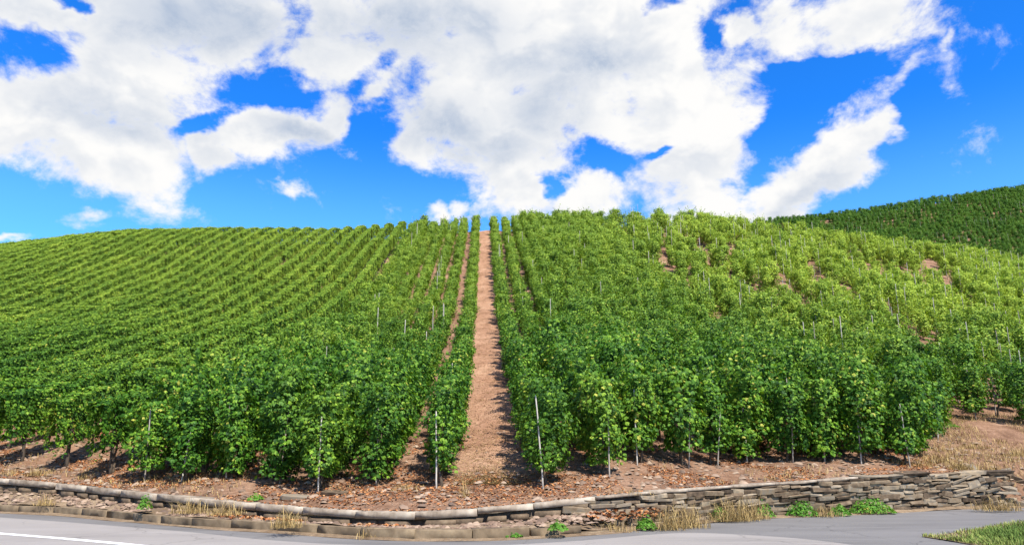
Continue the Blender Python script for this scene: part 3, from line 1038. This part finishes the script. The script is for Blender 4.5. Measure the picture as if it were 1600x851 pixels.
def scatter(name, pts, sources, mat_over=None, label=None, cat=None, group=None):
    """one object of instances for what lies past the individually built plants"""
    pts = np.array(pts, float)
    me = bpy.data.meshes.new(name)
    me.vertices.add(len(pts))
    me.vertices.foreach_set('co', pts[:, :3].astype(np.float32).ravel())
    for nm, typ, dat in (('rz', 'FLOAT', pts[:, 3]), ('scl', 'FLOAT', pts[:, 4]), ('idx', 'INT', pts[:, 5]), ('rx', 'FLOAT', pts[:, 6])):
        a = me.attributes.new(nm, typ, 'POINT')
        a.data.foreach_set('value', dat.astype(np.float32 if typ == 'FLOAT' else np.int32))
    o = obj(name, me, kind='stuff', label=label, cat=cat)
    ng = bpy.data.node_groups.new(name, 'GeometryNodeTree')
    ng.interface.new_socket('Geometry', in_out='INPUT', socket_type='NodeSocketGeometry')
    ng.interface.new_socket('Geometry', in_out='OUTPUT', socket_type='NodeSocketGeometry')
    gi, go = N(ng, 'NodeGroupInput'), N(ng, 'NodeGroupOutput')
    jn = N(ng, 'GeometryNodeJoinGeometry')
    for s in sources:
        oi = N(ng, 'GeometryNodeObjectInfo', transform_space='ORIGINAL')
        oi.inputs['Object'].default_value = s
        oi.inputs['As Instance'].default_value = True
        ng.links.new(oi.outputs['Geometry'], jn.inputs[0])
    iop = N(ng, 'GeometryNodeInstanceOnPoints')
    iop.inputs['Pick Instance'].default_value = True
    ng.links.new(gi.outputs[0], iop.inputs['Points'])
    ng.links.new(jn.outputs[0], iop.inputs['Instance'])
    def na(nm, typ):
        n = N(ng, 'GeometryNodeInputNamedAttribute', data_type=typ)
        n.inputs['Name'].default_value = nm
        return n.outputs['Attribute']
    ng.links.new(na('idx', 'INT'), iop.inputs['Instance Index'])
    ng.links.new(na('scl', 'FLOAT'), iop.inputs['Scale'])
    cx = N(ng, 'ShaderNodeCombineXYZ')
    ng.links.new(na('rx', 'FLOAT'), cx.inputs[0])
    ng.links.new(na('rz', 'FLOAT'), cx.inputs[2])
    ng.links.new(cx.outputs[0], iop.inputs['Rotation'])
    if mat_over:
        sm = N(ng, 'GeometryNodeSetMaterial')
        sm.inputs['Material'].default_value = mat_over
        ng.links.new(iop.outputs[0], sm.inputs[0])
        ng.links.new(sm.outputs[0], go.inputs[0])
    else:
        ng.links.new(iop.outputs[0], go.inputs[0])
    md = o.modifiers.new('scatter', 'NODES')
    md.node_group = ng
    return o

def src(meshes):
    out = []
    for me in meshes:
        out.append(next(o for o in bpy.data.objects if o.data == me))
    return out
used = lambda ms: [m for m in ms if any(o.data == m for o in bpy.data.objects)]
def remap(pts, ms):
    n = len(used(ms))
    return [(*p[:5], int(p[5]) % n, p[6] if len(p) > 6 else 0.0) for p in pts]
scatter('hillside_vines', remap(far_pts['C'], COLF), src(used(COLF)), label='stake-trained grapevines covering the slope further up', cat='grapevines')
scatter('trellised_vines', remap(far_pts['H'], HEDF), src(used(HEDF)), label='wire-trained vine rows covering the upper left slope', cat='grapevines')
scatter('hillside_stakes', remap(stake_pts, STK), src(used(STK)), label='pale vine stakes among the vines further up the slope', cat='stakes')

# vines of the far hill
fp, fs_ = [], []
for j in range(46):
    yv = 206 - j * 2.3
    xv = 50.0
    while xv < 200:
        yy = yv + random.uniform(-0.3, 0.3) + 3.0 * math.sin(xv * 0.03 + 1)
        zz = float(far_z(xv, yy))
        p = pix((xv, yy, zz))
        if 1150 < p[0] < 1760 and float(vnoise(xv, yy, 0.12, 15)) < 0.86:
            fp.append((xv, yy, zz - 0.1, random.uniform(0, 6.28), random.uniform(0.85, 1.25), random.randrange(9)))
            if random.random() < 0.12:
                fs_.append((xv, yy - 0.6, zz, 0.0, 1.2, random.randrange(4)))
        xv += random.uniform(0.95, 1.35)
scatter('far_vines', remap(fp, COLF[:9]), src(used(COLF[:9])), M['farleaf_shade'], label='vines covering the far hill at the right, cloud shade in the leaf colour', cat='grapevines')
scatter('far_stakes', remap(fs_, STK), src(used(STK)), label='pale stakes among the vines of the far hill', cat='stakes')

# ------------------------------------------------------------------ litter, chips, straw and grass on the ground
def scatter_pts(n, xr, yf, rng):
    x = rng.uniform(xr[0], xr[1], n)
    return x, yf(x, rng)

def flat_bits(name, P, size, mat, label, cat, rng, chip=False):
    n = len(P)
    if chip:
        base = np.array([(-.5, -.3, 0), (.45, -.4, 0), (.6, .25, 0), (-.35, .42, 0), (-.2, -.1, .28), (.25, .1, .25)])
        fc = np.array([[0, 1, 4], [1, 5, 4], [1, 2, 5], [2, 3, 5], [3, 4, 5], [3, 0, 4]])
    else:
        base = np.concatenate([np.array([(0, 0, .12)]), np.array([(x * .5, y * .5, .25 * abs(x)) for x, y in OUT[::2]])])
        fc = np.array([[0, i + 1, i] for i in range(1, len(base) - 1)])
    base = base[None] * size[:, None, None] * np.array([1, 1, 1.0]) * (0.7 + 0.6 * rng.random((n, 1, 3)))
    a = rng.random(n) * 6.283
    tx, ty = (rng.random(n) - .5) * 0.9, (rng.random(n) - .5) * 0.9
    if chip:
        tx, ty = tx * .4, ty * .4
    ca, sa = np.cos(a)[:, None], np.sin(a)[:, None]
    X_ = base[..., 0] * ca - base[..., 1] * sa
    Y_ = base[..., 0] * sa + base[..., 1] * ca
    Z_ = base[..., 2] + X_ * tx[:, None] + Y_ * ty[:, None]
    V = np.stack([X_, Y_, Z_], -1) + P[:, None, :]
    k = base.shape[1]
    Fc = (fc[None] + (np.arange(n) * k)[:, None, None]).reshape(-1, 3)
    return obj(name, mesh_np(name, V.reshape(-1, 3), Fc, {'rnd': np.repeat(rng.random(n), k)}), mat, kind='stuff', label=label, cat=cat)

def blades(P, length, width, lean, rng, rnd=None, flat=0.0):
    """bent tapering grass blades: 5 verts, 3 faces"""
    n = len(P)
    a = rng.random(n) * 6.283
    d = np.stack([np.cos(a), np.sin(a), np.zeros(n)], -1)
    s = np.stack([-np.sin(a), np.cos(a), np.zeros(n)], -1)
    L = length[:, None]
    ln = (lean * (0.3 + 1.2 * rng.random(n)))[:, None]
    up = np.array([0, 0, 1.0]) * (1 - flat)
    p1 = P + up * L * 0.55 + d * L * ln * 0.3
    p2 = P + up * L * (1 - 0.35 * ln) + d * L * ln
    w = width[:, None]
    V = np.stack([P - s * w, P + s * w, p1 + s * w * .7, p1 - s * w * .7, p2], 1)
    o_ = np.arange(n) * 5
    Q = np.stack([o_, o_ + 1, o_ + 2, o_ + 3], -1)
    T3 = np.stack([o_ + 3, o_ + 2, o_ + 4], -1)
    return V.reshape(-1, 3), [Q, T3], np.repeat(rng.random(n) if rnd is None else rnd, 5)

rg = np.random.default_rng(5)
n = 45000
x = rg.uniform(-17, 11.5, n)
dwn = rg.beta(1.1, 1.5, n) * 6.5
y = wall_y(x) + 0.05 + dwn
keep = (vnoise(x, y, 0.8, 21) + 0.35 * vnoise(x, y, 2.6, 22) > 0.62)
x, y = x[keep], y[keep]
flat_bits('fallen_leaves', np.stack([x, y, np.where(y < wall_y(x) + 0.37, wall_z(x) + 0.012, ground_z(x, y) + 0.012)], -1), 0.035 + 0.045 * rg.random(len(x)), M['litter'], 'orange-brown fallen leaves on the bank under the vines', 'leaf litter', rg)
n = 9000
x = rg.uniform(-17, 15, n)
y = wall_y(x) + 0.2 + rg.beta(0.9, 2.2, n) * 9
flat_bits('slate_chips', np.stack([x, y, ground_z(x, y) + 0.004], -1), 0.025 + 0.17 * rg.random(n) ** 5, M['slate'], 'slate chips strewn over the bank above the wall', 'stone chips', rg, True)
n = 1500
x = rg.uniform(-13, 2, n)
tt = rg.random(n)
y = (edge_y(x) + 0.15) * (1 - tt) + wall_y(x) * tt
z = 0.15 * (1 - tt) + np.maximum(wall_z(x) - .27, .08) * tt + 0.01
flat_bits('ledge_rubble', np.stack([x, y, z], -1), 0.03 + 0.13 * rg.random(n) ** 2, M['slate'], 'slate rubble on the earth ledge behind the kerb', 'stone chips', rg, True)
n = 1300
x = rg.uniform(-6, 3, n)
tt = rg.beta(2, 2, n)
y = (edge_y(x) + 0.15) * (1 - tt) + wall_y(x) * tt
z = 0.15 * (1 - tt) + np.maximum(wall_z(x) - .27, .08) * tt + 0.03
keep = vnoise(x, y, 0.9, 33) > 0.5
flat_bits('ledge_leaves', np.stack([x, y, z], -1)[keep], 0.06 + 0.05 * rg.random(int(keep.sum())), M['litter'], 'fallen leaves drifted along the ledge behind the kerb', 'leaf litter', rg)

# straw trodden flat on the path and on the bank
n = 16000
yv = 16.0 + 60 * rg.random(n) ** 2.2
uv = -0.42 + rg.normal(0, 0.42, n).clip(-0.8, 0.8)
xv = u2x(uv, yv)
V, Fs, a = blades(np.stack([xv, yv, ground_z(xv, yv) + 0.03 * np.clip((yv - 16) / 1.2, 0, 1)], -1), 0.10 + 0.12 * rg.random(n), 0.004 + 0.004 * rg.random(n), np.full(n, 0.9), rg, flat=0.85)
obj('path_straw', mesh_np('path_straw', V, Fs, {'rnd': a}), M['straw'], kind='stuff', label='dry straw trodden flat on the bare path', cat='straw')
# dry grass on the bank at the right
P = []
while len(P) < 13000:
    px, py = rg.uniform(1340, 1680), rg.uniform(640, 745)
    x0 = (px - 800) / F_PX * 22
    yy = wall_y(x0) + rg.uniform(0.1, 7.5)
    xx = (px - 800) / F_PX * yy * 1.02
    if xx < 8.2 or yy > front_y(xx) + 1.5 or vnoise(xx, yy, 0.7, 41) < 0.42 + 0.25 * (xx < 10):
        continue
    for q in range(4):
        P.append((xx + rg.normal(0, .1), yy + rg.normal(0, .1)))
P = np.array(P)
n = len(P)
V, Fs, a = blades(np.stack([P[:, 0], P[:, 1], ground_z(P[:, 0], P[:, 1]) - .01], -1), 0.05 + 0.24 * rg.random(n) ** 2.0, 0.003 + 0.004 * rg.random(n), np.full(n, 1.0), rg)
obj('bank_grass', mesh_np('bank_grass', V, Fs, {'rnd': a}), M['straw'], kind='stuff', label='dry straw-coloured grass on the bank at the right', cat='dry grass')
n = 5000
x = rg.uniform(-17, 9, n)
y = wall_y(x) + 0.3 + rg.beta(0.9, 1.8, n) * 4
keep = vnoise(x, y, 0.7, 51) > 0.66
x, y = x[keep], y[keep]
n = len(x)
V, Fs, a = blades(np.stack([x, y, ground_z(x, y) - .01], -1), 0.06 + 0.14 * rg.random(n), 0.004 + 0.004 * rg.random(n), np.full(n, 0.8), rg)
obj('bank_straw', mesh_np('bank_straw', V, Fs, {'rnd': a}), M['straw'], kind='stuff', label='sparse dry grass scattered on the bank above the wall', cat='dry grass')
# verge grass at lower right
n = 60000
xx = rg.uniform(vx[0], vx[-1], n)
t0 = rg.random(n) ** 0.8
yb = np.interp(xx, vx, vyb); yt = np.interp(xx, vx, vyt)
yy = yb + (yt - yb) * t0
edge = np.clip((yt - yy) / 0.7, 0, 1) * np.clip((xx - vx[0]) / 1.3, 0, 1)
yy = yy + 0.18 * (vnoise(xx, xx * 0, 2.2, 61) - 0.4) * (1 - edge)
keep = rg.random(n) < (0.10 + 0.9 * edge) * (0.25 + 1.2 * vnoise(xx, yy, 2.0, 62))
xx, yy, edge = xx[keep], yy[keep], edge[keep]
n = len(xx)
V, Fs, a = blades(np.stack([xx, yy, np.full(n, 0.015)], -1), 0.04 + 0.09 * rg.random(n) * (0.4 + edge), 0.004 + 0.004 * rg.random(n), np.full(n, 0.6), rg, rnd=np.clip(rg.random(n) * 0.7 + 0.6 * (1 - edge), 0, 1))
obj('verge_grass', mesh_np('verge_grass', V, Fs, {'rnd': a}), M['grass'], kind='stuff', label='short green grass on the verge at the road fork', cat='grass')

# ------------------------------------------------------------------ single tufts and weeds by the wall and kerb
def tuft(label, px, py, w, h, mat, n, kind='dry', z=None, lean=0.8, name='dry_grass_tuft', cat='grass tuft', group='dry grass tufts by the wall', on=None):
    r = np.random.default_rng(int(px * 13 + py))
    if on == 'bank':
        c = hit(px, py)
    else:
        c = onz(px, py, z or 0.02)
    P = np.stack([r.normal(0, w * .36, n).clip(-w * .6, w * .6), r.normal(0, .13, n), np.zeros(n) - 0.01], -1)
    V, Fs, a = blades(P, h * (0.15 + 1.05 * r.random(n) ** 2.4) * np.exp(-1.2 * (P[:, 0] / w) ** 2), 0.002 + 0.004 * r.random(n), np.full(n, lean) * (0.4 + 1.2 * r.random(n)), r)
    return obj(name, mesh_np(name, V, Fs, {'rnd': a}), mat, loc=c, label=label, cat=cat, group=group)

def weed(label, px, py, w, h, n, z=0.02, mat='weed', group='green weeds at the foot of the wall', dep=0.2, on=None):
    r = np.random.default_rng(int(px * 7 + py))
    c = onz(px, py, z) if on is None else hit(px, py)
    th = r.random(n) * 6.283
    rr = np.sqrt(r.random(n))
    hz = (1 - rr ** 2) * (0.55 + 0.6 * vnoise(th * 2, rr * 5 + px, 1.2, 3)) 
    P = np.stack([rr * np.cos(th) * w / 2, rr * np.sin(th) * dep, 0.02 + h * hz * np.sqrt(r.random(n))], -1)
    Nr = np.stack([np.cos(th) * .5, np.sin(th) * .5, np.full(n, .7)], -1) + (r.random((n, 3)) - .5) * 1.1
    V, Fc, a = leaves(P, Nr, 0.016 + 0.022 * r.random(n), np.clip(r.normal(.5, .22, n), 0, .9), rng=r)
    root = obj('weed_clump', None, loc=c, label=label, cat='weed', group=group)
    obj('leaves', mesh_np('weed_leaves', V, Fc, {'rnd': a}), M[mat], root)
    m = max(12, n // 14)
    P2 = np.stack([r.normal(0, w * .2, m), r.normal(0, dep * .3, m), np.zeros(m)], -1)
    V, Fs, a = blades(P2, h * (.5 + .6 * r.random(m)), np.full(m, .004), np.full(m, .4), r)
    obj('stems', mesh_np('weed_stems', V, Fs, {'rnd': a * .6}), M['grass'], root)
    return root

weed('bright green weed clump at the foot of the coursed stone wall, leftmost', 1010, 826, 0.40, 0.26, 260)
weed('small round green weed between two dry grass tufts by the wall', 1126, 812, 0.42, 0.32, 320)
weed('yellow-green straggly weed under the middle of the stone wall', 1192, 806, 0.55, 0.34, 330)
weed('dark green weed mound under the stone wall, left of the bare rubble spill', 1253, 805, 0.72, 0.36, 520)
weed('long low green weed bank at the right end of the weeds', 1362, 801, 1.15, 0.36, 900, dep=0.25)
weed('green weed mound joining the long weed bank on its left', 1312, 804, 0.5, 0.24, 300)
weed('low green creeping weed in the kerb gutter below the path', 798, 837, 0.5, 0.12, 260)
weed('yellow-leaved weed growing on the kerb top below the wall', 872, 828, 0.36, 0.16, 200, z=0.12)
weed('yellow-flecked weed hanging over the coping at left', 226, 795, 0.26, 0.34, 160, z=0.25)
weed('tiny green seedling in the gutter left of the path', 619, 834, 0.14, 0.14, 60)
weed('small grey-green cushion plant on the bank above the coping', 399, 782, 0.34, 0.16, 120, on='bank')
weed('low yellow-green shoots creeping from the last vine on the bank', 1480, 668, 0.9, 0.18, 240, on='bank')
DRY = [('pale dry grass hanging over the coping below the second left stake', 298, 800, .55, .30, 170, 0.22), ('dry grass fan against the coping beside the grey slab', 352, 803, .40, .34, 120, 0.22),
       ('bleached grass tuft spilling over the kerb, left of the path', 448, 822, .34, .34, 160, 0.16), ('thin dry weed stalks on the left kerb end', 70, 788, .30, .32, 70, 0.2),
       ('tall straw tuft at the foot of the wall beside the leftmost weed', 1042, 826, .40, .42, 150, 0.02), ('broad straw tuft in front of the dark wall stones', 1072, 822, .55, .48, 230, 0.02),
       ('golden dry tuft behind the round green weed', 1140, 812, .50, .48, 230, 0.04), ('golden dry tuft right of the round green weed', 1158, 811, .45, .42, 200, 0.03),
       ('straw tuft with long stalks left of the yellow-green weed', 1178, 809, .40, .52, 150, 0.03), ('sparse dry stalks at the kerb end', 965, 828, .45, .20, 90, 0.03),
       ('small dry tuft in the gap between weed mound and weed bank', 1290, 805, .35, .26, 110, 0.03), ('dry tuft under the tumbled wall end', 1560, 796, .7, .34, 240, 0.05),
       ('thin dry grass in the gutter left of centre', 575, 838, .22, .2, 50, 0.02)]
for lb, px, py, w, h, n_, z in DRY:
    tuft(lb, px, py, w * 1.25, h * 1.25, M['straw'], int(n_ * 2.2), z=z)
BANKT = [('yellow dry grass clump on the bank above the left coping', 60, 742, .5, .34, 200), ('yellowed grass clump behind the left coping end', 15, 742, .5, .24, 160),
         ('tall golden stalks beside the stake at the path foot', 728, 775, .2, .5, 60), ('dry tuft on the bank right of the dark left post', 135, 748, .4, .22, 140),
         ('golden tuft under the vine left of the path', 640, 765, .6, .2, 160), ('straw tuft on the capstones at the right wall end', 1500, 733, .6, .4, 260),
         ('straw tuft on the bank above the tumbled wall end', 1545, 740, .8, .42, 300), ('green-yellow grass clump on the bank below the creeping shoots', 1520, 700, .7, .3, 220),
         ('dry grass clump near the last stake of the dense block', 1465, 722, .6, .3, 220), ('straw clump at the right edge of the bank', 1590, 712, .7, .36, 240), ('small dry tuft on the wall crest near its middle', 985, 772, .7, .16, 150)]
for lb, px, py, w, h, n_ in BANKT:
    tuft(lb, px, py, w, h, M['straw'], int(n_ * 1.8), on='bank', group='dry grass clumps on the bank')

# flat slabs and loose stones lying about
for lb, nm, px, py, s, rz_ in [('flat grey slate slab on the bank, left of two', 'slate_slab', 462, 779, (.55, .32, .09), .1), ('flat grey slate slab under a vine trunk, right of two', 'slate_slab', 522, 772, (.5, .3, .08), -.15),
                               ('small clod lying on the earth ledge near the left kerb end', 'loose_stone', 152, 783, (.18, .15, .09), .5),
                               ('pale stone on the bank right of the path', 'loose_stone', 1098, 750, (.12, .1, .07), .6)]:
    c = hit(px, py) if nm == 'slate_slab' or py < 760 else onz(px, py, 0.24 if px < 500 else 0.02)
    o = obj(nm, random.choice(STONES), loc=(c[0], c[1], c[2] + s[2] * .3), label=lb, cat='stone')
    o.scale = s
    o.rotation_euler = (0.1, 0.05, rz_)
